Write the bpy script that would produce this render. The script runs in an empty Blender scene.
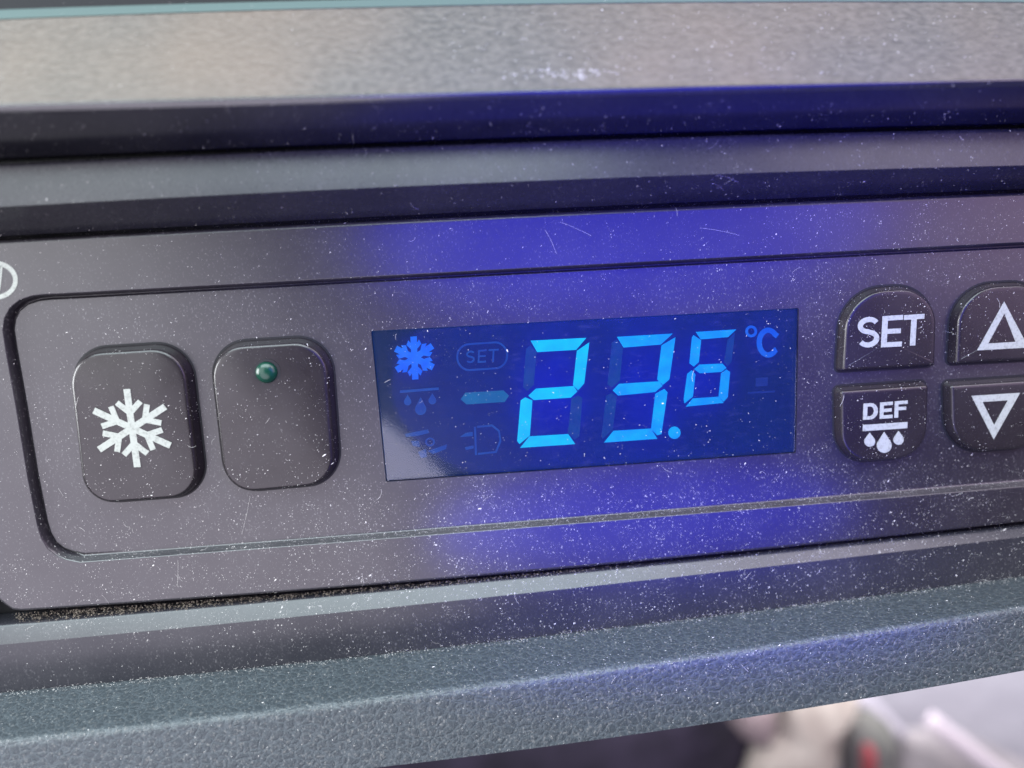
import bpy, bmesh, math, random
import numpy as np
from mathutils import Vector, Matrix
from mathutils.geometry import tessellate_polygon
from mathutils.bvhtree import BVHTree
random.seed(7)
scene = bpy.context.scene
C = scene.collection
MM = 0.001

# ------------------------------------------------------------------ camera
F = 780.0
def _n(v):
    v = Vector(v); return v.normalized()
ED = _n((208, 3716, 780))                      # world down, in lens axes (right, down, forward)
EX = Vector((14840, -994, 780)); EX = (EX - EX.dot(ED) * ED).normalized()
EY = EX.cross(ED).normalized()
def w(v):
    v = Vector(v); return Vector((v.dot(EX), v.dot(EY), -v.dot(ED)))
DIST = 92.0
CAM = -DIST * w((0, 0, 1))                      # mm; the middle of the picture is the world origin
def ray(px, py): return w((px - 512, py - 384, F))
def at(px, py, h=0.0):
    """point (mm) on the plane y = -h that shows at this place of the photo"""
    d = ray(px, py); t = (-h - CAM.y) / d.y
    return CAM + d * t

cd = bpy.data.cameras.new('camera'); cam = bpy.data.objects.new('camera', cd); C.objects.link(cam)
M = Matrix((w((1, 0, 0)), w((0, -1, 0)), w((0, 0, -1)))).transposed().to_4x4()
M.translation = CAM * MM
cam.matrix_world = M
cd.sensor_width = 36; cd.lens = F * 36 / 1024
cd.clip_start = 0.005; cd.clip_end = 20
cd.dof.use_dof = True; cd.dof.focus_distance = 0.092; cd.dof.aperture_fstop = 10.0
scene.camera = cam
scene.view_settings.view_transform = 'Standard'; scene.view_settings.look = 'None'
scene.view_settings.exposure = 0; scene.view_settings.gamma = 1

# ------------------------------------------------------------------ light
world = bpy.data.worlds.new('World'); scene.world = world; world.use_nodes = True
bg = world.node_tree.nodes['Background']
bg.inputs[0].default_value = (0.72, 0.66, 0.95, 1); bg.inputs[1].default_value = 0.12

def area(name, loc, target, sx, sy, radiance, col, shape='RECTANGLE'):
    l = bpy.data.lights.new(name, 'AREA'); l.shape = shape; l.size = sx * MM; l.size_y = sy * MM
    a = sx * sy * MM * MM * (math.pi / 4 if shape == 'ELLIPSE' else 1)
    l.energy = radiance * math.pi * a; l.color = col
    o = bpy.data.objects.new(name, l); C.objects.link(o)
    o.location = Vector(loc) * MM
    o.rotation_euler = (Vector(target) - Vector(loc)).to_track_quat('-Z', 'Y').to_euler()
    return o
area('windscreen_light', (-110, -190, 290), (-60, 0, 0), 420, 260, 10.0, (0.82, 0.97, 1.0))
area('windscreen_light', (230, -190, 290), (60, 0, 0), 240, 260, 6.0, (0.98, 0.88, 1.0))
area('door_window_light', (-330, -75, 30), (0, 0, 0), 160, 160, 20.0, (0.95, 0.97, 1.0))
area('side_window_light', (-165, -215, -140), (-165, 0, -140), 330, 250, 2.9, (0.93, 0.87, 1.0), 'ELLIPSE')
area('upper_window_light', (-200, -215, 70), (-150, 0, 40), 170, 190, 3.1, (0.97, 0.97, 1.0))
area('far_window_light', (270, -230, 60), (40, 0, 0), 240, 220, 2.4, (0.92, 0.66, 1.0), 'ELLIPSE')
# added blue lamps in front of the panel imitate the screen's glow: (x, distance, z, width, height, growth w, growth h, radiance)
for gx, gd, gz, gw, gh, ww, wh, gr in ((24, 36, -8, 8, 10, 9.5, 4.0, .42), (22, 36, 17, 16, 5, 8.5, 3, 2.5), (20, 20, -26, 12, 3, 6.5, 1.4, 2.7)):
    for k in range(9):
        P_ = Vector((gx, -gd, gz))
        area('added_blue_glow', P_, P_ + Vector((0, 50, 6)), gw + ww * k, gh + wh * k, gr, (0.02, 0.025, 1.0), 'ELLIPSE').data.spread = math.radians(112)
area('footwell_fill', (230, 190, 60), (200, 330, -190), 180, 120, 26, (1.0, .97, 1.0))  # unseen lamp behind the dash, added to brighten the floor

# ------------------------------------------------------------------ materials
def mat(name):
    m = bpy.data.materials.new(name); m.use_nodes = True
    nt = m.node_tree; b = nt.nodes['Principled BSDF']
    return m, nt, b
def nd(nt, t, **k):
    n = nt.nodes.new(t)
    for a, v in k.items(): setattr(n, a, v)
    return n
def coord(nt, sc=(1, 1, 1), rot=(0, 0, 0)):
    tc = nd(nt, 'ShaderNodeTexCoord'); mp = nd(nt, 'ShaderNodeMapping')
    mp.inputs['Scale'].default_value = [s * 1000 for s in sc]     # object coordinates in mm
    mp.inputs['Rotation'].default_value = rot
    nt.links.new(tc.outputs['Object'], mp.inputs[0]); return mp.outputs[0]
def noise(nt, vec, scale, detail=3, rough=.5):
    n = nd(nt, 'ShaderNodeTexNoise'); n.inputs['Scale'].default_value = scale
    n.inputs['Detail'].default_value = detail; n.inputs['Roughness'].default_value = rough
    nt.links.new(vec, n.inputs['Vector']); return n.outputs['Fac']
def mr(nt, v, a, b, c, d):
    n = nd(nt, 'ShaderNodeMapRange'); nt.links.new(v, n.inputs[0])
    for i, x in enumerate((a, b, c, d)): n.inputs[i + 1].default_value = x
    return n.outputs[0]
def mixc(nt, f, a, b):
    n = nd(nt, 'ShaderNodeMix', data_type='RGBA')
    if isinstance(f, float): n.inputs[0].default_value = f
    else: nt.links.new(f, n.inputs[0])
    for i, x in ((6, a), (7, b)):
        if isinstance(x, tuple): n.inputs[i].default_value = (*x, 1)
        else: nt.links.new(x, n.inputs[i])
    return n.outputs[2]
def math_(nt, op, a, b=None):
    n = nd(nt, 'ShaderNodeMath', operation=op)
    for i, x in enumerate((a, b)):
        if x is None: continue
        if isinstance(x, (int, float)): n.inputs[i].default_value = x
        else: nt.links.new(x, n.inputs[i])
    return n.outputs[0]
def bump(nt, b, h, strength, dist):
    n = nd(nt, 'ShaderNodeBump'); n.inputs['Strength'].default_value = strength
    n.inputs['Distance'].default_value = dist * MM
    nt.links.new(h, n.inputs['Height']); nt.links.new(n.outputs[0], b.inputs['Normal'])

def simple(name, col, rough=.5, em=0, emc=None, spec=.5):
    m, nt, b = mat(name); b.inputs['Base Color'].default_value = (*col, 1); b.inputs['Roughness'].default_value = rough
    b.inputs['Specular IOR Level'].default_value = spec
    if em:
        b.inputs['Emission Color'].default_value = (*emc, 1); b.inputs['Emission Strength'].default_value = em
    return m
def plastic(name, col, dustcol=(.30, .29, .30), rough=.4, spec=.5, dust=.35, grain=7.0, gd=.012, fine=(.60, .72)):
    m, nt, b = mat(name)
    v = coord(nt)
    v2 = coord(nt, (1.6, 1, 1.0), (0, math.radians(35), 0))
    cl = noise(nt, v, .09, 4, .6)                     # broad uneven dust film
    sp_ = noise(nt, v2, 3.2, 2, .6)                  # fine specks
    f1 = mr(nt, cl, .40, .68, .0, .03)
    f2 = math_(nt, 'MULTIPLY', mr(nt, sp_, fine[0], fine[1], 0, 1), dust)
    f2 = math_(nt, 'MULTIPLY', f2, mr(nt, cl, .35, .65, .4, 1.2))
    c = mixc(nt, math_(nt, 'ADD', f1, f2), col, dustcol)
    nt.links.new(c, b.inputs['Base Color'])
    g = noise(nt, v, grain, 3, .6)
    nt.links.new(mr(nt, noise(nt, v, 1.6, 5, .65), .3, .7, rough - .01, rough + .03), b.inputs['Roughness'])
    bump(nt, b, g, .6, gd); b.inputs['Specular IOR Level'].default_value = spec
    return m
PANEL = plastic('satin_black_plastic', (.014, .012, .017), (.30, .29, .30), rough=.31, dust=.3, fine=(.60, .70), spec=.9)
TRIM = plastic('smooth_trim_plastic', (.020, .020, .026), rough=.27, dust=.22, gd=.006)
UNDER = plastic('glossy_lip_plastic', (.016, .016, .022), rough=.13, dust=.12, gd=.004, spec=1.0)
BUTTON = plastic('button_plastic', (.013, .010, .012), rough=.24, dust=.15, gd=.008, fine=(.64, .74))
def ledge_mat():
    m, nt, b = mat('grained_ledge_plastic')
    v = coord(nt, (.75, 1, 1.3), (0, math.radians(25), 0))
    a = noise(nt, v, 1.5, 4, .6); big = noise(nt, coord(nt), .035, 2, .5)
    c = mixc(nt, mr(nt, a, .35, .7, 0, 1), (.056, .052, .049), (.115, .104, .094))
    c = mixc(nt, mr(nt, big, .35, .7, 0, .5), c, (.17, .12, .085))
    nt.links.new(c, b.inputs['Base Color']); b.inputs['Roughness'].default_value = .5
    bump(nt, b, a, .7, .12); return m
LEDGE = ledge_mat()
EDGE = simple('edge_highlight_colour', (.09, .13, .125), .4)  # pale cyan base colour carries the highlight along the ledge rim
def leather_mat():
    m, nt, b = mat('grained_leather')
    v = coord(nt, (1, 1, 1.15))
    wv = nd(nt, 'ShaderNodeVectorMath', operation='ADD')
    nz = nd(nt, 'ShaderNodeTexNoise'); nz.inputs['Scale'].default_value = .9; nz.inputs['Detail'].default_value = 3
    nt.links.new(v, nz.inputs['Vector'])
    nt.links.new(v, wv.inputs[0]); nt.links.new(nz.outputs['Color'], wv.inputs[1])
    hs = []
    for s in (.92, 2.2):
        vo = nd(nt, 'ShaderNodeTexVoronoi', feature='DISTANCE_TO_EDGE'); vo.inputs['Scale'].default_value = s
        nt.links.new(wv.outputs[0], vo.inputs['Vector']); vo.inputs['Randomness'].default_value = 1
        hs.append(mr(nt, vo.outputs['Distance'], 0, .24, 0, 1))
    fine = noise(nt, v, 5, 3, .6)
    h = math_(nt, 'ADD', math_(nt, 'MULTIPLY', hs[0], .6), math_(nt, 'MULTIPLY', hs[1], .3))
    h = math_(nt, 'ADD', h, math_(nt, 'MULTIPLY', fine, .35))
    d = mr(nt, noise(nt, coord(nt, (1.3, 1, 1), (0, .5, 0)), 2.6, 3, .6), .56, .72, 0, .55)
    c = mixc(nt, mr(nt, hs[0], .0, .55, 0, 1), (.056, .070, .080), (.036, .046, .054))
    c = mixc(nt, d, c, (.22, .22, .21))
    nt.links.new(c, b.inputs['Base Color']); b.inputs['Roughness'].default_value = .42
    bump(nt, b, h, .42, .2); return m
LEATHER = leather_mat()
def ink_mat():
    m, nt, b = mat('white_symbol_ink')
    v = coord(nt); n = noise(nt, v, 4, 3, .6)
    nt.links.new(mixc(nt, mr(nt, n, .5, .68, 0, .8), (.34, .36, .33), (.20, .21, .19)), b.inputs['Base Color'])
    b.inputs['Roughness'].default_value = .45; return m
INK = ink_mat()
GAP = simple('black_gap', (.006, .006, .008), .7)
def emis(name, ca, cb, s, scale=.5):
    """a lit or unlit display segment: uneven backlight through it"""
    m, nt, b = mat(name); n = noise(nt, coord(nt), scale, 2, .5)
    b.inputs['Base Color'].default_value = (.01, .03, .05, 1)
    nt.links.new(mixc(nt, mr(nt, n, .35, .65, 0, 1), ca, cb), b.inputs['Emission Color'])
    b.inputs['Emission Strength'].default_value = s; b.inputs['Roughness'].default_value = .4
    return m
SEG_A = emis('segment_bright_cyan', (.0, .52, 1.0), (.0, .64, 1.0), 1.05)
SEG_B = emis('segment_azure', (.0, .34, 1.0), (.0, .46, 1.0), 1.05)
SEG_C = emis('segment_blue', (.0, .31, 1.0), (.0, .40, 1.0), 1.05)
ICON_LIT = emis('icon_lit_blue', (.0, .13, .95), (.01, .20, 1.0), .95)
MINUS = emis('segment_faded', (.0, .14, .30), (.0, .18, .34), .8)
DIMSEG = emis('segment_unlit', (.0, .045, .26), (.0, .065, .26), .75)
DIMICON = emis('icon_unlit', (.004, .06, .35), (.008, .10, .40), .7)
UNIT = emis('unit_blue', (.0, .11, .8), (.01, .18, .85), .9)
def screen_mat():
    m, nt, b = mat('blue_screen')
    b.inputs['Base Color'].default_value = (.004, .006, .03, 1); b.inputs['Roughness'].default_value = .3
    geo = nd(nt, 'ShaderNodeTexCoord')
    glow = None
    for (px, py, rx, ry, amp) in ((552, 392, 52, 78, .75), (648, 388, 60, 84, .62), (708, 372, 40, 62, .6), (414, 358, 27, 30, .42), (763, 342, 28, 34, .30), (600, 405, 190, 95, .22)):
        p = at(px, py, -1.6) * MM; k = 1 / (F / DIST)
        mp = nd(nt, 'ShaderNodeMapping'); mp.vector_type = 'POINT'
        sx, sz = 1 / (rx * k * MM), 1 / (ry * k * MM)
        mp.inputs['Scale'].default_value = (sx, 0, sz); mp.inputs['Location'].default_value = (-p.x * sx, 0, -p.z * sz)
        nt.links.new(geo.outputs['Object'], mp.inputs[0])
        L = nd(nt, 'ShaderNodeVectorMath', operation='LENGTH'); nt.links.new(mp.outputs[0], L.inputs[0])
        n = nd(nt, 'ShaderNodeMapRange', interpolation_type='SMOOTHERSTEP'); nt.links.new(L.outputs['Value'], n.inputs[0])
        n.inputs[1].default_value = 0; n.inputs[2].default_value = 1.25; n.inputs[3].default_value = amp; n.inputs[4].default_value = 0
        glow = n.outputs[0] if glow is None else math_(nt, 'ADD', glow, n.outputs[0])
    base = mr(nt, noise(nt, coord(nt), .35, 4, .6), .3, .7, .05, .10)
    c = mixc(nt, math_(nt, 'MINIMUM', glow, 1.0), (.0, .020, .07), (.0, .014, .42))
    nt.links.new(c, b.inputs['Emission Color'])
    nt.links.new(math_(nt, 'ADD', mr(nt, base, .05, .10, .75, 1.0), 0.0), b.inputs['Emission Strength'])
    return m
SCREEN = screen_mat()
def glass_mat():
    m, nt, b = mat('display_glass'); nt.nodes.remove(b)
    out = nt.nodes['Material Output']
    tr = nd(nt, 'ShaderNodeBsdfTransparent'); tr.inputs[0].default_value = (.93, .95, 1, 1)
    gl = nd(nt, 'ShaderNodeBsdfGlossy'); gl.inputs['Roughness'].default_value = .06
    fr = nd(nt, 'ShaderNodeFresnel'); fr.inputs[0].default_value = 1.55
    mx = nd(nt, 'ShaderNodeMixShader')
    nt.links.new(fr.outputs[0], mx.inputs[0]); nt.links.new(tr.outputs[0], mx.inputs[1]); nt.links.new(gl.outputs[0], mx.inputs[2])
    # smeared film of dust on the glass
    df = nd(nt, 'ShaderNodeBsdfDiffuse'); df.inputs[0].default_value = (.5, .5, .52, 1)
    v = coord(nt, (.5, 1, 1.4), (0, math.radians(-12), 0))
    f = mr(nt, noise(nt, v, .9, 5, .7), .54, .80, .0, .022)
    m2 = nd(nt, 'ShaderNodeMixShader'); nt.links.new(f, m2.inputs[0])
    nt.links.new(mx.outputs[0], m2.inputs[1]); nt.links.new(df.outputs[0], m2.inputs[2])
    nt.links.new(m2.outputs[0], out.inputs[0]); return m
GLASS = glass_mat()
DUST = simple('pale_dust', (.62, .60, .58), .8, spec=.2)
LINT = simple('brown_grey_lint', (.26, .225, .18), .95, spec=.1)
LED = simple('green_led_lens', (.003, .04, .024), .25)
LED.node_tree.nodes['Principled BSDF'].inputs['Coat Weight'].default_value = .0

# ------------------------------------------------------------------ helpers
SOLIDS = []                                       # (verts mm, faces) that dust may settle on
def mesh_obj(name, verts, faces, m, parent=None, smooth=None, solid=False):
    me = bpy.data.meshes.new(name)
    me.from_pydata([tuple(Vector(v) * MM) for v in verts], [], faces)
    me.materials.append(m)
    bm = bmesh.new(); bm.from_mesh(me); bmesh.ops.recalc_face_normals(bm, faces=bm.faces); bm.to_mesh(me); bm.free()
    if smooth is True: me.polygons.foreach_set('use_smooth', [True] * len(me.polygons))
    elif smooth: me.polygons.foreach_set('use_smooth', [i in smooth for i in range(len(me.polygons))])
    me.update()
    o = bpy.data.objects.new(name, me); C.objects.link(o)
    if parent is not None:
        o.parent = parent
        q = parent; off = Vector((0, 0, 0))
        while q is not None: off += q.location if q.type == 'EMPTY' else Vector((0, 0, 0)); q = q.parent
        o.location = -off if parent.type == 'EMPTY' else Vector((0, 0, 0))
    if solid: SOLIDS.append((verts, faces))
    return o
def thing(name, label, cat, base, group=None):
    o = bpy.data.objects.new(name, None); C.objects.link(o); o.location = Vector(base) * MM
    o.empty_display_size = .01
    o['label'] = label; o['category'] = cat
    if group: o['group'] = group
    return o
def tag(o, label=None, cat=None, group=None, kind=None):
    for k, v in (('label', label), ('category', cat), ('group', group), ('kind', kind)):
        if v: o[k] = v
    return o
def rpoly(pts, r, n=10):
    """polygon (px) with rounded corners; r is one radius or one per corner"""
    out = []; N = len(pts); rr = r if isinstance(r, (list, tuple)) else [r] * N
    for i in range(N):
        p0, p, p1 = Vector(pts[i - 1]), Vector(pts[i]), Vector(pts[(i + 1) % N])
        if rr[i] <= 0: out.append(tuple(p)); continue
        a, b = (p0 - p).normalized(), (p1 - p).normalized()
        A, B = p + a * rr[i], p + b * rr[i]
        for k in range(n + 1):
            t = k / n
            k1 = .55; c1 = A.lerp(p, k1); c2 = B.lerp(p, k1)
            q = (1-t)**3 * A + 3*(1-t)**2*t * c1 + 3*(1-t)*t*t * c2 + t**3 * B
            out.append((q.x, q.y))
    return out
def offset(pts, d):
    """move a closed outline (x,z) inwards by d"""
    N = len(pts); A = sum(pts[i][0]*pts[(i+1) % N][1] - pts[(i+1) % N][0]*pts[i][1] for i in range(N))
    s = 1 if A > 0 else -1; out = []
    for i in range(N):
        a, p, b = Vector(pts[i-1]), Vector(pts[i]), Vector(pts[(i+1) % N])
        e1 = (p - a).normalized(); e2 = (b - p).normalized()
        n1 = Vector((-e1.y, e1.x)) * s; n2 = Vector((-e2.y, e2.x)) * s
        n = (n1 + n2)
        if n.length < 1e-6: n = n1
        n.normalize(); c = max(.35, n.dot(n1)); q = p + n * (d / c)
        out.append((q.x, q.y))
    return out
def to_xz(px, h): return [((p := at(x, y, h)).x, p.z) for x, y in px]
def fill(loops3):
    """triangles over loops of 3D points (holes allowed)"""
    return [tuple(t) for t in tessellate_polygon([[Vector((p[0], p[2], 0)) for p in L] for L in loops3])]
def plate(name, loops_px, h, thick, m, parent, solid=False, hs=None):
    """flat raised marking; loops_px[0] is the outline, the rest are holes"""
    loops = [[tuple(at(x, y, h if hs is None else hs(x, y))) for x, y in L] for L in loops_px]
    V = [p for L in loops for p in L]; F_ = fill(loops); n = len(V)
    V += [(x, y + thick, z) for x, y, z in V]
    o = 0
    for L in loops:
        k = len(L)
        for i in range(k): j = (i + 1) % k; F_.append((o + i, o + j, n + o + j, n + o + i))
        o += k
    return mesh_obj(name, V, F_, m, parent, solid=solid)
def multi(name, shapes, h, thick, m, parent):
    V = []; F_ = []
    for loops_px in shapes:
        b = len(V); loops = [[tuple(at(x, y, h)) for x, y in L] for L in loops_px]
        vv = [p for L in loops for p in L]; n = len(vv)
        ff = fill(loops); o = 0
        for L in loops:
            k = len(L)
            for i in range(k): j = (i + 1) % k; ff.append((o + i, o + j, n + o + j, n + o + i))
            o += k
        vv += [(x, y + thick, z) for x, y, z in vv]
        V += vv; F_ += [tuple(b + q for q in f) for f in ff]
    return mesh_obj(name, V, F_, m, parent)
def stroke(path, wd, closed=False):
    """outline (px) of a line of width wd along path"""
    P = [Vector(p) for p in path]; L = []; R = []
    N = len(P)
    for i in range(N):
        if closed: a, b = P[i-1], P[(i+1) % N]
        else: a, b = P[max(0, i-1)], P[min(N-1, i+1)]
        p = P[i]
        e1 = (p - a).normalized() if (p - a).length > 1e-9 else (b - p).normalized()
        e2 = (b - p).normalized() if (b - p).length > 1e-9 else e1
        n1 = Vector((-e1.y, e1.x)); n2 = Vector((-e2.y, e2.x)); n = (n1 + n2).normalized(); c = max(.5, n.dot(n1))
        L.append(tuple(p + n * (wd / 2 / c))); R.append(tuple(p - n * (wd / 2 / c)))
    if closed: return [L, R]
    return [L + R[::-1]]
def ellipse(cx, cy, rx, ry, a0=0, a1=360, n=28, tilt=0):
    full = abs(a1 - a0) >= 360; m_ = n if full else n + 1; out = []
    ct, st = math.cos(math.radians(tilt)), math.sin(math.radians(tilt))
    for i in range(m_):
        a = math.radians(a0 + (a1 - a0) * i / n); x, y = rx * math.cos(a), ry * math.sin(a)
        out.append((cx + x * ct - y * st, cy + x * st + y * ct))
    return out
def drop(cx, cy, tipy, r, tipx=None):
    tipx = cx if tipx is None else tipx
    pts = [(tipx, tipy)]
    pts += [(cx + r * math.cos(math.radians(a)), cy + r * math.sin(math.radians(a))) for a in range(-28, 209, 12)]
    return [pts]
def snowflake(c, U, Rv, wd, b0, b1, tin, tout, R=1.0):
    """six arms, each with one pair of branches; coordinates in arm units"""
    hw = wd / 2; pts = []
    arm = [(-hw, b0), None]
    for k in range(6):
        th = math.radians(60 * k)
        def put(a, r):
            # arm axis turned clockwise by th from up
            x = r * math.sin(th) + a * math.cos(th); y = r * math.cos(th) - a * math.sin(th)
            pts.append((c[0] + x * Rv[0] + y * U[0], c[1] + x * Rv[1] + y * U[1]))
        put(-hw, hw / math.tan(math.radians(30)))
        for a, r in ((-hw, b0), (-tin[0], tin[1]), (-tout[0], tout[1]), (-hw, b1), (-hw, R), (hw, R), (hw, b1), (tout[0], tout[1]), (tin[0], tin[1]), (hw, b0)):
            put(a, r)
    return [pts]
def quadmap(q):
    (tl, tr, br, bl) = [Vector(p) for p in q]
    return lambda u, v: tuple((tl * (1-u) + tr * u) * (1-v) + (bl * (1-u) + br * u) * v)
def gl_E(q, t, s=None):
    f = quadmap(q); s = s or t; a = (1 - s) / 2
    return [[f(*p) for p in ((0,0),(1,0),(1,s),(t,s),(t,a),(.92,a),(.92,a+s),(t,a+s),(t,1-s),(1,1-s),(1,1),(0,1))]]
def gl_F(q, t, s):
    f = quadmap(q); a = .46 - s/2
    return [[f(*p) for p in ((0,0),(1,0),(1,s),(t,s),(t,a),(.9,a),(.9,a+s),(t,a+s),(t,1),(0,1))]]
def gl_T(q, t, s):
    f = quadmap(q)
    return [[f(*p) for p in ((0,0),(1,0),(1,s),(.5+t/2,s),(.5+t/2,1),(.5-t/2,1),(.5-t/2,s),(0,s))]]
def gl_D(q, t, s):
    f = quadmap(q)
    o = [(0,0)] + [(.5 + .5*math.sin(math.radians(a)), .5 - .5*math.cos(math.radians(a))) for a in range(0, 181, 12)] + [(0,1)]
    i = [(t,s)] + [(.45 + (.55-t)*math.sin(math.radians(a)), .5 - (.5-s)*math.cos(math.radians(a))) for a in range(0, 181, 12)] + [(t,1-s)]
    return [[f(*p) for p in o], [f(*p) for p in i]]
def gl_S(q, wd):
    f = quadmap(q); e = .13; path = []
    for a in range(-25, -271, -15): path.append((.5 + (.5-e)*math.cos(math.radians(a)), .29 + (.29-e*.75)*math.sin(math.radians(a))))
    for a in range(-75, 156, 15): path.append((.5 + (.5-e)*math.cos(math.radians(a)), .705 + (.295-e*.75)*math.sin(math.radians(a))))
    return stroke([f(*p) for p in path], wd)

# lofted strips: each row = ([(x, y) readings along the line], height towards the camera)
XS = list(np.linspace(-330, 1350, 85))
def row(pts, h, deg=2):
    xs, ys = zip(*pts); c = np.polyfit(xs, ys, min(deg, len(pts) - 1))
    return lambda x: at(x, float(np.polyval(c, x)), h)
def loft(name, rows, radii, m, parent, tail=None, head=None, xs=XS):
    cols = []
    for x in xs:
        P = [r(x) for r in rows]
        if tail: P += [P[-1] + Vector(t) for t in tail]
        if head: P = [P[0] + Vector(t) for t in head] + P
        out = [P[0]]
        rad = list(radii) + [0] * 20
        for i in range(1, len(P) - 1):
            r_ = rad[i - 1]
            if r_ <= 0: out.append(P[i]); continue
            a = P[i-1] - P[i]; b = P[i+1] - P[i]
            ra = min(r_, a.length * .49); rb = min(r_, b.length * .49)
            A = P[i] + a.normalized() * ra; B = P[i] + b.normalized() * rb
            for k in range(9):
                t = k / 8; out.append((1-t)**2 * A + 2*(1-t)*t * P[i] + t*t * B)
        out.append(P[-1]); cols.append(out)
    n = len(cols[0]); V = [tuple(p) for c_ in cols for p in c_]; F_ = []
    for i in range(len(cols) - 1):
        for j in range(n - 1): F_.append((i*n+j, (i+1)*n+j, (i+1)*n+j+1, i*n+j+1))
    o = mesh_obj(name, V, F_, m, parent, smooth=True, solid=True)
    o.data.polygons.foreach_set('use_smooth', [True] * len(o.data.polygons))
    try:
        o.data.set_sharp_from_angle(angle=math.radians(28))
    except Exception: pass
    return o

# ------------------------------------------------------------------ dashboard trim round the controller
dash = thing('dashboard_trim', 'layered dark plastic dashboard trim framing the control panel above and below', 'dashboard trim', at(512, 384, -12))
L_a = [(0, 9), (200, 3), (512, -4), (1024, -7)]
L_b = [(0, 19), (200, 12), (512, 4), (1024, 2)]
L_c = [(0, 110), (200, 105), (512, 97), (824, 88), (1024, 85)]
L_d = [(0, 163), (200, 155), (412, 146), (612, 139), (824, 131), (1024, 129)]
L_e = [(0, 207), (200, 196), (412, 186), (612, 179), (824, 169), (1024, 166)]
L_f = [(0, 236), (200, 226), (412, 214), (612, 206), (824, 196), (1024, 189)]
L_g = [(0, 240), (200, 231), (412, 219), (612, 210), (824, 200), (1024, 193)]
L_h = [(20, 612), (200, 600), (412, 582), (612, 567), (824, 543), (1024, 523)]
L_i = [(0, 624), (200, 609), (412, 586), (612, 568), (824, 547), (1024, 525)]
L_j = [(0, 644), (200, 628), (412, 604), (612, 584), (824, 560), (1024, 537)]
L_k = [(0, 692), (200, 675), (412, 650), (612, 629), (824, 601), (1024, 577)]
L_l = [(0, 742), (200, 719), (412, 694), (612, 670), (824, 638), (1024, 606)]
L_m = [(412, 763), (612, 739), (824, 704), (1024, 671)]
def sh(L, d): return [(x, y + d) for x, y in L]
loft('upper_ledge', [row(L_b, 3), row(sh(L_c, -4), 10.5)], (), LEDGE, dash, tail=[(0, 4, -1)], head=[(0, 4, 0)])
loft('ledge_edge_strip', [row(L_a, 1.8), row(L_b, 3.15)], (.3,), EDGE, dash, tail=[(0, 3, -.2)], head=[(0, 3, 0)])
loft('ledge_back', [row(sh(L_a, -70), -20), row(sh(L_a, 1), 1.2)], (), GAP, dash)
loft('ledge_underside', [row(sh(L_c, -7), 10.75), row(sh(L_c, 2), 10.3), row(sh(L_d, -6), 3.2)], (.5,), UNDER, dash,
     tail=[(0, 5, 0)], head=[(0, 3, 0)])
loft('upper_trim_strip', [row(sh(L_d, 0), 3.6), row(L_e, 4.6), row(L_f, -0.6)], (.5,), TRIM, dash,
     tail=[(0, 4, 0)], head=[(0, 4, 0)])
loft('lower_trim_strip', [row(L_i, -.7), row(L_j, .6), row(sh(L_k, 1), .9)], (.35,), TRIM, dash,
     tail=[(0, 4, 0)], head=[(0, 3, 0)])
loft('backing', [row(sh(L_c, 10), -4.2), row(sh(L_k, 20), -4.2)], (), GAP, dash)
side = rpoly([(-330, 236), (-26, 236), (-26, 624), (-330, 650)], [0, 12, 16, 0])
plate('side_trim', [side], -.3, 3.5, TRIM, dash, solid=True)

# ------------------------------------------------------------------ control panel
panel = thing('control_panel', 'dusty black control panel with six rubbery buttons and a glowing blue temperature display', 'control panel', at(512, 600, -4))
def curve_pts(L, x0, x1, n):
    xs, ys = zip(*L); c = np.polyfit(xs, ys, 2)
    return [(x, float(np.polyval(c, x))) for x in np.linspace(x0, x1, n)]
top = curve_pts(L_g, -2, 1300, 24); bot = curve_pts(L_h, 1300, 22, 24)
outer_px = top + bot + [(12, 611), (5, 606.5), (-1, 601.5), (-8, 594), (-13, 580), (-15, 560), (-17, 262), (-14, 248), (-8, 242)]
I_top = [(66, 293.5), (300, 280.5), (512, 270), (824, 252.5), (1024, 243)]
I_bot = [(75, 560), (200, 552), (412, 533.5), (612, 519), (824, 500.5), (1024, 484.5)]
it = curve_pts(sh(I_top, -1), 60, 1190, 20); ib = curve_pts(sh(I_bot, 2.5), 1190, 80, 22)
inset_px = it + [(1206, 250), (1212, 270), (1210, 440), (1204, 462)] + ib + \
    [(66, 560), (56, 556), (47, 549), (40.5, 538), (36.5, 525), (27, 478), (15, 405), (5, 350), (2, 330), (3.5, 318), (9, 307), (19, 299), (32, 294.8), (46, 293.3)]
FL = -1.0                                        # level of the recessed floor
disp_px = [(371, 331), (799, 308), (796, 453), (386, 482)]
# face: outer ring -> chamfer -> flat with hole -> sloped wall -> floor with hole for the display
def ring3(xz, h): return [(x, -h, z) for x, z in xz]
O = to_xz(outer_px, 0); I = to_xz(inset_px, 0)
V = []; FF = []; smooth_ids = set()
def add_ring(r): 
    b = len(V); V.extend(r); return b
def bridge(a, b, n, sm=True):
    for i in range(n):
        j = (i + 1) % n; 
        if sm: smooth_ids.add(len(FF))
        FF.append((a + i, a + j, b + j, b + i))
nO = len(O)
r0 = add_ring(ring3(O, -3.8)); r1 = add_ring(ring3(O, -.5)); bridge(r0, r1, nO)
prev = r1
for k in (1, 2, 3, 4):
    t = k / 4 * math.pi / 2
    rr = add_ring(ring3(offset(O, .45 * (1 - math.cos(t))), -.5 + .5 * math.sin(t))); bridge(prev, rr, nO); prev = rr
nI = len(I)
steps = [(0, 0), (.06, -.015), (.13, -.07), (.36, -.8), (.42, -1.2), (.50, -1.5), (.62, -1.5), (.68, -1.2), (.74, -1.05), (.84, FL)]
base_i = None
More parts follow.
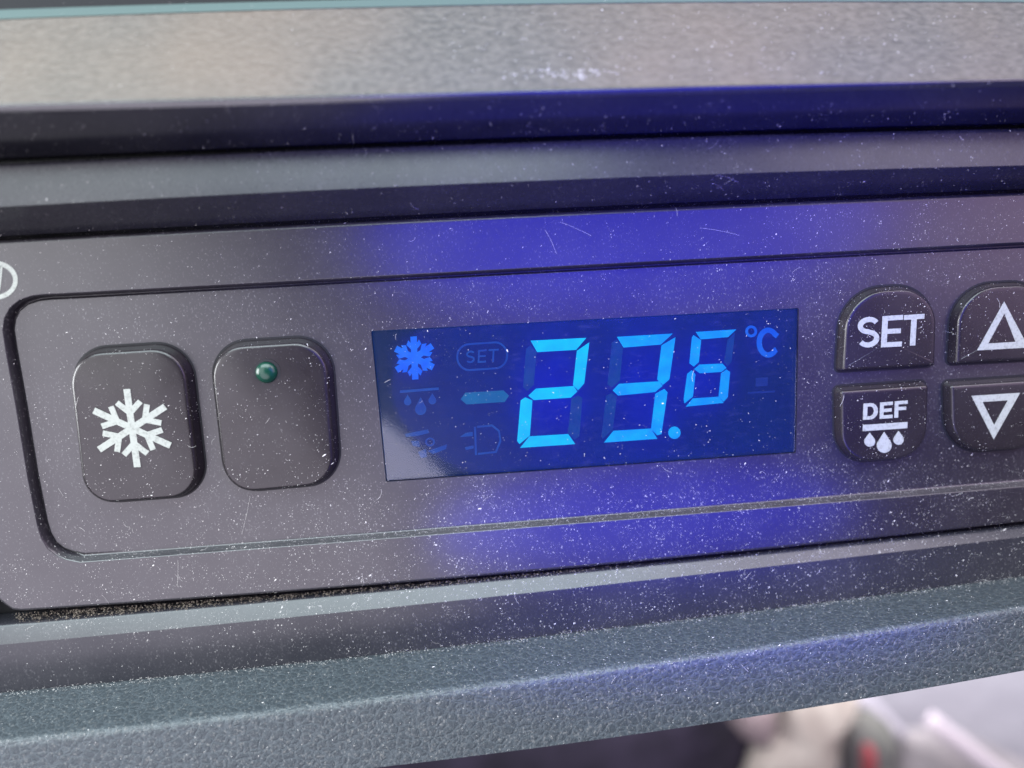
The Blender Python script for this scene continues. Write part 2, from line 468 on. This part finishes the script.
bot0 = min(range(len(inset_px)), key=lambda i: abs(inset_px[i][0] - 1190) + abs(inset_px[i][1] - 470)); bot1 = min(range(len(inset_px)), key=lambda i: abs(inset_px[i][0] - 80) + abs(inset_px[i][1] - 562))
for d, h in steps:
    rr = add_ring([(x, (min(1.0, d / .46) if bot0 <= i <= bot1 else -h), z) for i, (x, z) in enumerate(offset(I, d))])
    if base_i is None:
        first = rr
        tri = fill([V[prev:prev + nO], V[rr:rr + nI]])
        for t in tri: FF.append(tuple((prev + q) if q < nO else (rr + q - nO) for q in t))
    else: bridge(base_i, rr, nI)
    base_i = rr
Dm = [(p[0], 1.0, p[1]) for p in to_xz(rpoly(disp_px, 1.5, 3), FL)]; nD = len(Dm)
dd = add_ring(Dm)
for t in fill([V[base_i:base_i + nI], Dm]): FF.append(tuple((base_i + q) if q < nI else (dd + q - nI) for q in t))
dw = add_ring([(x, 2.2, z) for x, y, z in Dm]); bridge(dd, dw, nD, False)
mesh_obj('faceplate', V, FF, PANEL, panel, smooth=smooth_ids, solid=True)

def resample(pts, step):
    out = []
    for k in range(len(pts)):
        a, b = Vector(pts[k]), Vector(pts[(k + 1) % len(pts)]); n = max(1, int((b - a).length / step))
        out += [tuple(a.lerp(b, t / n)) for t in range(n)]
    return out
def button(face_px, h, label, crown=.30, draft=.30, rnd=.6, m=None):
    """cap with a rolled edge, rising from below the floor"""
    face_px = resample(face_px, 3.0)
    f = to_xz(face_px, h); n = len(f); V = []; F_ = []
    base = offset(f, -draft)
    rings = [(base, FL - .6), (base, FL), (offset(f, -draft * .45), FL + (h - rnd - FL) * .55), (f, h - rnd)]
    for k in range(1, 6):
        t = k / 5 * math.pi / 2
        rings.append((offset(f, rnd * .9 * (1 - math.cos(t))), h - rnd + rnd * math.sin(t)))
    inner = rings[-1][0]; cx = sum(p[0] for p in inner) / n; cz = sum(p[1] for p in inner) / n
    for s in (.95, .88, .78, .65, .5, .35, .15): rings.append(([(cx + (x - cx) * s, cz + (z - cz) * s) for x, z in inner], h + crown * (1 - s * s)))
    for r_, hh in rings: V += ring3(r_, hh)
    for k in range(len(rings) - 1):
        for i in range(n): j = (i + 1) % n; F_.append((k*n+i, k*n+j, (k+1)*n+j, (k+1)*n+i))
    b = (len(rings) - 1) * n; F_.append(tuple(b + i for i in range(n)))
    o = mesh_obj('button', V, F_, m or BUTTON, panel, smooth=True, solid=True)
    if label: o['label'] = label
    A, B = offset(base, -.20), offset(base, .1)
    VV = ring3(A, FL + .02) + ring3(B, FL + .02) + ring3(A, FL - .05) + ring3(B, FL - .05)
    ff = []
    for i in range(n):
        j = (i + 1) % n
        ff += [(i, j, n + j, n + i), (2*n + i, 2*n + j, j, i), (n + i, n + j, 3*n + j, 3*n + i)]
    mesh_obj('seam', VV, ff, GAP, o)
    return o
H1 = .8
b1 = button(rpoly([(66, 354), (183, 346.5), (201, 497), (84, 506)], [34, 34, 31, 31]), H1, 'snowflake button')
b2 = button(rpoly([(208, 347.5), (326, 340), (337, 485), (225, 495)], [34, 34, 31, 31]), H1, 'blank button with green indicator lamp')
H2 = .35
b3 = button(rpoly([(848, 292), (938, 287), (935.5, 366), (843, 371)], [38, 38, 2, 2]), H2, 'SET button', crown=.03, rnd=.42)
b4 = button(rpoly([(841, 391), (929, 385), (927, 457), (842, 464)], [3, 3, 30, 30]), H2, 'DEF button with bar and drops', crown=.03, rnd=.42)
b5 = button(rpoly([(960, 288), (1055, 283), (1053, 359), (956, 364)], [38, 38, 2, 2]), H2, 'up arrow button', crown=.03, rnd=.42)
b6 = button(rpoly([(951, 385.5), (1052, 379), (1050, 447), (953, 454)], [3, 3, 34, 34]), H2, 'down arrow button', crown=.03, rnd=.42)
E = .30
sf = snowflake((132, 428.2), (-5.3, -39), (41.2, -2.3), .165, .37, .57, (.335, .62), (.235, .72))
plate('snowflake_symbol', sf, H1 + E + .03, .12, INK, b1)
# green lamp
def dome(name, cx, cy, rpx, h, hh, m, parent, flat=1):
    c = at(cx, cy, h); r = (at(cx + rpx, cy, h) - c).length; V = []; F_ = []; n = 28; K = 8
    for k in range(K):
        t = k / K * math.pi / 2
        for i in range(n):
            a = 2 * math.pi * i / n
            V.append((c.x + r * math.cos(t) * math.cos(a), c.y - hh * math.sin(t), c.z + r * math.cos(t) * math.sin(a)))
    V.append((c.x, c.y - hh, c.z))
    for k in range(K - 1):
        for i in range(n): j = (i + 1) % n; F_.append((k*n+i, k*n+j, (k+1)*n+j, (k+1)*n+i))
    for i in range(n): F_.append(((K-1)*n+i, (K-1)*n+(i+1) % n, len(V) - 1))
    return mesh_obj(name, V, F_, m, parent, smooth=True)
led = dome('indicator_lamp', 266.7, 372.4, 11.2, H1 + .08, .72, LED, b2)
plate('lamp_rim', [ellipse(266.9, 372.8, 13.6, 13.6), ellipse(266.7, 372.4, 11.0, 11.0)], H1 + .20, .3, GAP, b2)
HS = H2 + .06
q = lambda x0, y0, x1, y1, s=.0, tl=.0: [(x0 + s, y0), (x1 + s, y0 - tl), (x1, y1 - tl), (x0, y1)]
multi('set_lettering', [gl_S([(857.6, 317.2), (880.6, 315.6), (879.4, 347.4), (856.8, 348.6)], 5.0),
                        gl_E([(882.6, 316.2), (903.2, 314.8), (901.8, 346.4), (881, 347.4)], .27, .155),
                        gl_T([(904.2, 315.2), (924.6, 313.8), (922.6, 345), (902.6, 346)], .27, .155)], HS, .12, INK, b3)
multi('def_lettering', [gl_D([(863.6, 403.6), (878.2, 402.8), (877.8, 419), (863, 420)], .28, .2),
                        gl_E([(880.2, 402.6), (893.0, 401.6), (892.6, 418.0), (879.6, 418.9)], .30, .2),
                        gl_F([(894.9, 401.4), (907.8, 400.4), (907.2, 416.9), (894.3, 417.9)], .30, .2)], HS, .12, INK, b4)
multi('bar_and_drops_symbol', [[[(863, 425), (907.6, 422), (907.3, 428.2), (862.8, 431.2)]],
                               drop(869.8, 441.3, 432.6, 5.4), drop(884.3, 445.4, 431.9, 7.4), drop(898.6, 439.6, 430.9, 5.2)], HS, .12, INK, b4)
plate('up_arrow_symbol', [[(1004.3, 301.5), (1028.6, 347.6), (977.2, 350.4)], [(1004.4, 313.6), (1015.6, 341.8), (988.3, 343.5)]], HS, .12, INK, b5)
plate('down_arrow_symbol', [[(971.5, 395.9), (1020.2, 392.8), (993.8, 439.4)], [(982.6, 402), (1008, 400.3), (994.2, 425.2)]], HS, .12, INK, b6)
# printed mark cut by the left edge of the picture
pm = stroke(ellipse(-6, 280.3, 21.5, 17.3, n=48), 4.6, closed=True)
mk = plate('printed_mark', pm, .03, .06, INK, panel); mk['label'] = 'white oval printed mark'
plate('mark_stroke', [[(0.4, 266), (2.6, 266.4), (1.2, 282), (-.8, 294), (-1.6, 290)]], .03, .06, INK, mk)

# ------------------------------------------------------------------ display
HD = FL - .62
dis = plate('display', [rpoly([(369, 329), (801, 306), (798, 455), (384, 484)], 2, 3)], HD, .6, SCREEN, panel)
HZ = HD + .05
def Z4(pts): return [(360 + x / 4.042, 300 + y / 4.042) for x, y in pts]
def Z5(pts): return [(580 + x / 4.042, 290 + y / 4.042) for x, y in pts]
d1 = [Z4(p) for p in ([(692,165),(912,154),(872,201),(718,210)], [(926,174),(906,336),(882,363),(862,343),(877,208)],
      [(683,387),(713,359),(862,349),(876,370),(850,394),(705,404)], [(668,396),(696,408),(686,546),(645,580),(636,568),(650,408)],
      [(687,552),(840,543),(867,582),(650,597)])]
d1o = [Z4(p) for p in ([(690,186),(713,214),(702,342),(676,366),(660,350),(672,200)], [(881,388),(898,398),(886,550),(866,562),(842,536),(855,402)])]
d2 = [Z5(p) for p in ([(152,190),(372,177),(325,220),(178,232)], [(385,194),(361,360),(335,382),(313,360),(330,226)],
      [(135,406),(160,380),(318,370),(331,388),(302,412),(156,426)], [(341,402),(353,416),(329,580),(312,585),(288,560),(305,422)],
      [(137,570),(285,561),(310,601),(100,616)])]
d2o = [Z5(p) for p in ([(149,204),(173,235),(160,366),(130,391),(112,380),(130,215)], [(128,418),(148,432),(132,562),(92,600),(88,590),(106,430)])]
d3 = [Z5(p) for p in ([(470,170),(630,160),(597,190),(490,199)], [(459,184),(489,204),(480,290),(460,308),(443,295),(453,193)],
      [(463,320),(485,302),(575,298),(591,315),(570,331),(485,336)], [(452,326),(466,342),(456,430),(423,457),(420,440),(434,340)],
      [(592,323),(606,332),(597,432),(581,450),(561,430),(571,338)], [(457,439),(560,432),(579,456),(430,471)])]
d3o = [Z5(p) for p in ([(626,174),(612,290),(597,306),(583,292),(597,204)],)]
def shr(p, k=1.025):
    cx = sum(a for a, b in p) / len(p); cy = sum(b for a, b in p) / len(p)
    return [[(cx + (a - cx) * k, cy + (b - cy) * k) for a, b in p]]
for L, Lo, m in ((d1, d1o, SEG_A), (d2, d2o, SEG_B), (d3, d3o, SEG_C)):
    dg = multi('digit', [shr(p) for p in L], HZ, .05, m, dis)
    un = multi('unlit_segment', [shr(p) for p in Lo], HZ, .05, DIMSEG, dis)
plate('decimal_point', [ellipse(674.5, 432.8, 6.1, 6.1)], HZ, .05, SEG_B, dis)
plate('minus_sign', [[(460.7,399.3),(465.3,392.9),(503.5,390.6),(508.9,395.8),(504.7,401.9),(466.4,404.4)]], HZ, .05, MINUS, dis)
plate('snowflake_icon', snowflake((414.4, 358), (-.9, -21.5), (21.3, -1.6), .30, .42, .70, (.35, .63), (.25, .84)), HZ, .05, ICON_LIT, dis)
# degree C
multi('celsius_sign', [stroke(ellipse(751.3, 331.4, 4.6, 4.6, n=24), 2.6, closed=True),
                       stroke([(777.6, 336.2)] + ellipse(768.3, 342.6, 9.0, 12.4, -42, -322, 26) + [(776.6, 349.6)], 5.2)], HZ, .05, UNIT, dis)
st = []
cx_, cy_ = 482.2, 356.3
for k in range(13): a = math.radians(-90 + 180 * k / 12); st.append((cx_ + 13 + 12 * math.cos(a), cy_ - .9 + 13 * math.sin(a)))
for k in range(13): a = math.radians(90 + 180 * k / 12); st.append((cx_ - 13 + 12 * math.cos(a), cy_ + .9 + 13 * math.sin(a)))
multi('set_icon', [stroke(st, 1.8, closed=True), gl_S([(466, 350.6), (475.4, 350), (474.8, 363.2), (465.6, 363.8)], 1.7),
                   gl_E([(478.2, 350), (486.6, 349.4), (486, 362.4), (477.6, 363)], .2, .13),
                   gl_T([(488.6, 349.4), (498.8, 348.8), (498, 361.8), (488, 362.4)], .17, .13)], HZ, .05, DIMICON, dis)
multi('defrost_icon', [[[(400, 390.6), (438.8, 387.4), (438.8, 389.9), (400, 393)]], drop(407.6, 401.8, 395, 3.6), drop(420.6, 409.4, 397.4, 5.6),
                       drop(432.3, 400.6, 393.6, 3.8)], HZ, .05, DIMICON, dis)
multi('fan_icon', [stroke(ellipse(430, 442, 4, 3.6, n=18), 1.6, closed=True), [[(405, 434), (428, 429.5), (429, 433), (417, 436), (406, 437)]],
                   [[(428, 451), (447, 444.5), (446, 449), (433, 454)]], [[(418, 452), (426, 449), (427, 457), (421, 458)]], [[(411, 441), (419, 441), (420, 447), (413, 446)]]], HZ, .05, DIMICON, dis)
multi('lamp_icon', [stroke([(477, 427), (492, 425.5), (499, 431), (500.5, 441), (496, 452), (478, 454)], 1.7), [[(474, 427), (476, 427), (477, 455), (475, 455)]],
                    [[(460, 437), (466, 433), (472.6, 432), (472.8, 436)]], [[(465, 447.6), (473.4, 445.6), (473.6, 448.4), (466, 450)]]], HZ, .05, DIMICON, dis)
multi('unlit_unit_icon', [[[(748, 392), (775, 390.6), (775, 392.4), (748, 393.8)]], [[(756, 378), (768, 377.3), (767.4, 386), (755.6, 386.6)]]], HZ, .05, simple('icon_faint', (.01, .02, .05), .4, .5, (.01, .06, .32)), dis)
gp = offset(to_xz(disp_px, FL), .13)
V = [(x, -FL + .10, z) for x, z in gp]; V += [(x, -FL + .22, z) for x, z in gp]
mesh_obj('glass_cover', V, [(0,1,2,3), (7,6,5,4), (0,1,5,4), (1,2,6,5), (2,3,7,6), (3,0,4,7)], GLASS, dis, solid=True)

# ------------------------------------------------------------------ padded leather edge below
pad = loft('leather_pad', [row(sh(L_k, -1), .1), row(sh(L_k, 1), 1.6), row(L_l, 10.5), row(L_m, 11.5)], (1.2, 1.5, 1.0), LEATHER, None,
           tail=[(0, 3, -1.5), (0, 60, -2)], head=[(0, 4, -.5)])
tag(pad, 'padded dark grained leather edge running along the bottom of the dashboard', 'leather pad')

# ------------------------------------------------------------------ things seen blurred under the dashboard
def cloth_mat(name, a, b_, sc=.05):
    m, nt, b = mat(name); v = coord(nt)
    nt.links.new(mixc(nt, mr(nt, noise(nt, v, sc, 4, .6), .35, .65, 0, 1), a, b_), b.inputs['Base Color'])
    b.inputs['Roughness'].default_value = .9; bump(nt, b, noise(nt, v, sc * 4, 4, .6), .5, 2); return m
def lump(name, px, hb, depth, m, label, cat, wob=4, seed=1):
    """soft bulging shape with this outline, hb behind the panel"""
    rnd = random.Random(seed); f = to_xz(px, hb); n = len(f); V = []; F_ = []
    cx = sum(p[0] for p in f) / n; cz = sum(p[1] for p in f) / n
    K = 9
    for k in range(K + 1):
        t = math.pi * (k + .3) / (K + .6); s = math.sin(t) ** .6; y = -hb + depth * (.5 - .5 * math.cos(t)) 
        for i, (x, z) in enumerate(f):
            ww = 1 + .02 * wob * math.sin(i * 1.7 + k * .9 + seed)
            V.append((cx + (x - cx) * s * ww, y, cz + (z - cz) * s * ww))
    for k in range(K):
        for i in range(n): j = (i + 1) % n; F_.append((k*n+i, k*n+j, (k+1)*n+j, (k+1)*n+i))
    F_.append(tuple(range(n))); F_.append(tuple(K*n + i for i in range(n)))
    o = mesh_obj(name, V, F_, m, None, smooth=True); tag(o, label, cat); return o
# floor far below/behind
fl = -330
V = [tuple(at(x, y, fl)) for x, y in ((200, 600), (1500, 520), (1500, 900), (200, 980))]
V2 = [tuple(Vector(v) + Vector((0, 6, 0))) for v in V]
o = mesh_obj('floor', V + V2, [(0,1,2,3), (7,6,5,4), (0,1,5,4), (1,2,6,5), (2,3,7,6), (3,0,4,7)], cloth_mat('pale_floor', (.60, .58, .64), (.72, .70, .76), .02)); tag(o, kind='structure')
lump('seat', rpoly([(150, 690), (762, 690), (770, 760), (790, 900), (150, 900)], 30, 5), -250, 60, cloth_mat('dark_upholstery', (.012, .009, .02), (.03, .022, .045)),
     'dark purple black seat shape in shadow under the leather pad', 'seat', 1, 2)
lump('cushion', rpoly([(728, 700), (782, 700), (784, 735), (775, 762), (752, 752), (736, 735)], 10, 4), -225, 25, cloth_mat('mauve_cloth', (.26, .20, .21), (.36, .28, .28)),
     'small mauve cushion corner between dark seat and beige cloth', 'cushion', 2, 3)
lump('blanket', rpoly([(786, 690), (850, 690), (872, 716), (850, 750), (838, 830), (740, 850), (766, 765), (783, 735)], 12, 4), -240, 30, cloth_mat('beige_cloth', (.42, .36, .32), (.58, .52, .46), .08),
     'crumpled beige blanket seen blurred under the leather pad', 'blanket', 4, 4)
lump('shade_lump', rpoly([(858, 726), (884, 722), (905, 742), (912, 830), (850, 830), (852, 748)], 10, 4), -252, 20, cloth_mat('shade_and_grey_green', (.10, .09, .10), (.20, .20, .18)),  # dark colour paints the shade round the red item, plus something greenish grey
     'dark lump standing for shade and a greenish grey item behind the small red item', 'shade_lump', 2, 5)
lump('bottle', rpoly([(869, 752), (879, 751), (881, 790), (868, 790)], 5, 4), -225, 10, simple('red_plastic', (.28, .05, .06), .6),
     'small red bottle top beside the beige blanket', 'bottle', 1, 6)
lump('panel_board', rpoly([(905, 742), (960, 738), (1010, 762), (1100, 800), (1100, 900), (900, 900)], 8, 4), -290, 20, cloth_mat('tan_grey_board', (.36, .33, .34), (.46, .42, .43)),
     'brown grey board lying on the pale floor at lower right', 'board', 1, 7)
lump('fold', rpoly([(846, 690), (866, 690), (915, 742), (898, 750), (858, 716)], 6, 4), -270, 12, cloth_mat('white_cloth', (.62, .58, .66), (.72, .68, .74)),
     'light fold of cloth slanting down beside the dark lump', 'cloth', 1, 8)
lump('rod', stroke([(932, 722), (960, 744), (1010, 782), (1080, 835)], 15)[0], -262, 8, simple('pinkish_rod', (.80, .70, .76), .5),
     'pinkish white rod slanting across the floor at lower right', 'rod', 0, 9)

# ------------------------------------------------------------------ dust, on every surface the room's air reaches
bv = []; bf = []
for vv, ff in SOLIDS:
    b = len(bv); bv += [Vector(v) for v in vv]; bf += [tuple(b + i for i in f) for f in ff]
tree = BVHTree.FromPolygons(bv, bf)
def hit(px, py):
    d = ray(px, py).normalized(); r = tree.ray_cast(CAM, d)
    if r[0] is None: return None
    n = r[1]
    if n.dot(d) > 0: n = -n
    return r[0], n
def dens(x, y):
    e = lambda cx, cy, sx, sy: math.exp(-((x-cx)/sx)**2 - ((y-cy)/sy)**2)
    s = (y - (640 - .10 * x)) 
    d = .06 + 1.2 * e(540, 570, 330, 75) + .55 * e(860, 520, 230, 70) + .35 * e(900, 300, 200, 120) + .22 * e(300, 470, 300, 120) + .28 * e(430, 345, 60, 60) + .22*e(100,600,200,50)
    if y < 235 - .045 * x: d = .10 + .12 * e(800, 150, 250, 70)
    if y < 100: d = .03
    return d
from mathutils import noise as mnoise
def clump(x, y): return max(.12, min(2.2, 1 + 2.6 * mnoise.noise(Vector((x / 26, y / 15, 3))) + 1.4 * mnoise.noise(Vector((x / 7, y / 6, 9)))))
def flake(V, F_, c, n, size, ln, ang, th=.012):
    n = n.normalized(); u = n.orthogonal().normalized()
    ax = Vector((math.cos(ang), 0, math.sin(ang))); ax = (ax - ax.dot(n) * n)
    if ax.length < .1: ax = u
    ax.normalize(); bx = n.cross(ax)
    b = len(V); k = 5; pts = []
    for i in range(k):
        a = 2 * math.pi * (i + random.uniform(-.3, .3)) / k
        pts.append(c + ax * ln * math.cos(a) * random.uniform(.7, 1.1) + bx * size * math.sin(a) * random.uniform(.7, 1.1) + n * .004)
    for p in pts: V.append(tuple(p))
    V.append(tuple(c + n * (th + size * .6)))
    for i in range(k): F_.append((b + i, b + (i + 1) % k, b + k))
    F_.append(tuple(b + i for i in reversed(range(k))))
V = []; FF = []
cnt = 0
for _ in range(125000):
    x = random.uniform(-90, 1120); y = random.uniform(-10, 760)
    if random.random() > dens(x, y) * clump(x, y): continue
    r = hit(x, y)
    if not r: continue
    if 371 < x < 799 and 331 - .054 * (x - 371) < y < 482 - .07 * (x - 386) and random.random() < .6: continue
    s = .010 + .034 * random.random() ** 3.6
    if random.random() < .02: s *= random.uniform(1.5, 2.6)
    flake(V, FF, r[0], r[1], s, s * random.uniform(1, 3.2), math.radians(random.gauss(50, 38)))
    cnt += 1
    if cnt > 34000: break
# dust gathered along edges
def along(L, dy, sp_, n, s0, x0=-60, x1=1090, f=lambda x: 1):
    xs, ys = zip(*L); c = np.polyfit(xs, ys, 2)
    for _ in range(n):
        x = random.uniform(x0, x1)
        if random.random() > f(x): continue
        y = float(np.polyval(c, x)) + dy + random.gauss(0, sp_); r = hit(x, y)
        if r: flake(V, FF, r[0], r[1], s0 * random.uniform(.6, 1.5), s0 * random.uniform(.8, 2.6), math.radians(random.gauss(30, 40)))
along(L_f, 3, 1.3, 900, .022, f=lambda x: .3 + .5 * min(1, max(0, x / 700)))
along(L_d, -2, 1.5, 260, .02)
along(I_bot, -2, 2.6, 1500, .024, f=lambda x: .35 + .65 * math.exp(-((x - 560) / 260) ** 2))
along(L_k, 1, 1.6, 1400, .034)
along(L_j, -9, 5, 500, .022)
def fibre(path, wd):
    pts = []
    for px, py in path:
        r = hit(px, py)
        if r: pts.append((r[0] + r[1] * .03, r[1]))
    for k in range(len(pts) - 1):
        (a, n), (b_, _) = pts[k], pts[k + 1]
        side_ = n.cross((b_ - a).normalized()) * wd; b = len(V)
        V.extend([tuple(a + side_), tuple(a - side_), tuple(b_ - side_), tuple(b_ + side_), tuple(a + n * wd), tuple(b_ + n * wd)])
        FF.extend([(b, b+4, b+5, b+3), (b+4, b+1, b+2, b+5), (b, b+3, b+2, b+1)])
def hair(x, y, L_, a, curl, wd=.018):
    p = []; 
    for k in range(9): p.append((x, y)); x += L_ / 8 * math.cos(a); y += L_ / 8 * math.sin(a); a += curl / 8
    fibre(p, wd)
for hx, hy, hl, ha, hc in ((352, 134, 18, 1.2, 1.0), (362, 146, 12, .5, 1.6), (718, 140, 14, 1.9, 1.2), (712, 183, 14, .3, .6), (724, 184, 12, -.4, -.5), (716, 175, 24, .1, .5),
                           (250, 497, 38, 1.75, .08), (58, 488, 10, .9, .2), (178, 560, 26, 1.55, .1), (545, 230, 26, 1.0, .3), (560, 222, 34, .35, .15), (700, 228, 40, .1, .2)):
    hair(hx, hy, hl, ha, hc, .009)
for _ in range(90):
    x = random.uniform(30, 1010); y = random.uniform(200, 700)
    if random.random() < dens(x, y) * 1.2: hair(x, y, random.uniform(4, 13), random.uniform(0, 3.1), random.uniform(-2, 2), random.uniform(.007, .014))
for _ in range(80):                                  # scuffs on the ledge
    x = random.gauss(572, 30); y = 73 + random.gauss(0, 3.2) + .1 * (575 - x) * .2; r = hit(x, y)
    if r: flake(V, FF, r[0], r[1], random.uniform(.03, .07), random.uniform(.05, .2), random.uniform(-.6, 1.2))
for _ in range(150):
    x = random.uniform(450, 1000); y = random.uniform(12, 84); r = hit(x, y)
    if r: flake(V, FF, r[0], r[1], random.uniform(.02, .06), random.uniform(.05, .16), random.uniform(-.6, 1.2))
o = mesh_obj('dust', V, FF, DUST); tag(o, 'white dust specks lying over the plastic', 'dust', kind='stuff')
V = []; FF = []
xs_, ys_ = zip(*L_h); ch = np.polyfit(xs_, ys_, 2); xs_, ys_ = zip(*L_i); ci = np.polyfit(xs_, ys_, 2)
for _ in range(9000):
    x = random.uniform(14, 640); 
    if random.random() < max(x / 700, .75 - 1.3 * abs(mnoise.noise(Vector((x / 14, 0, 1)))) ): continue
    t = random.random(); y = np.polyval(ch, x) * (1 - t) + np.polyval(ci, x) * t + 1
    p = at(x, y, random.uniform(-2.0, -.5)); s = random.uniform(.02, .06)
    flake(V, FF, p, Vector((random.uniform(-.5, .5), -1, random.uniform(0, .8))), s, s * random.uniform(1, 2.6), random.uniform(0, 3.1), .03)
o = mesh_obj('lint', V, FF, LINT); tag(o, 'brownish lint packed in the gap under the control panel', 'lint', kind='stuff')
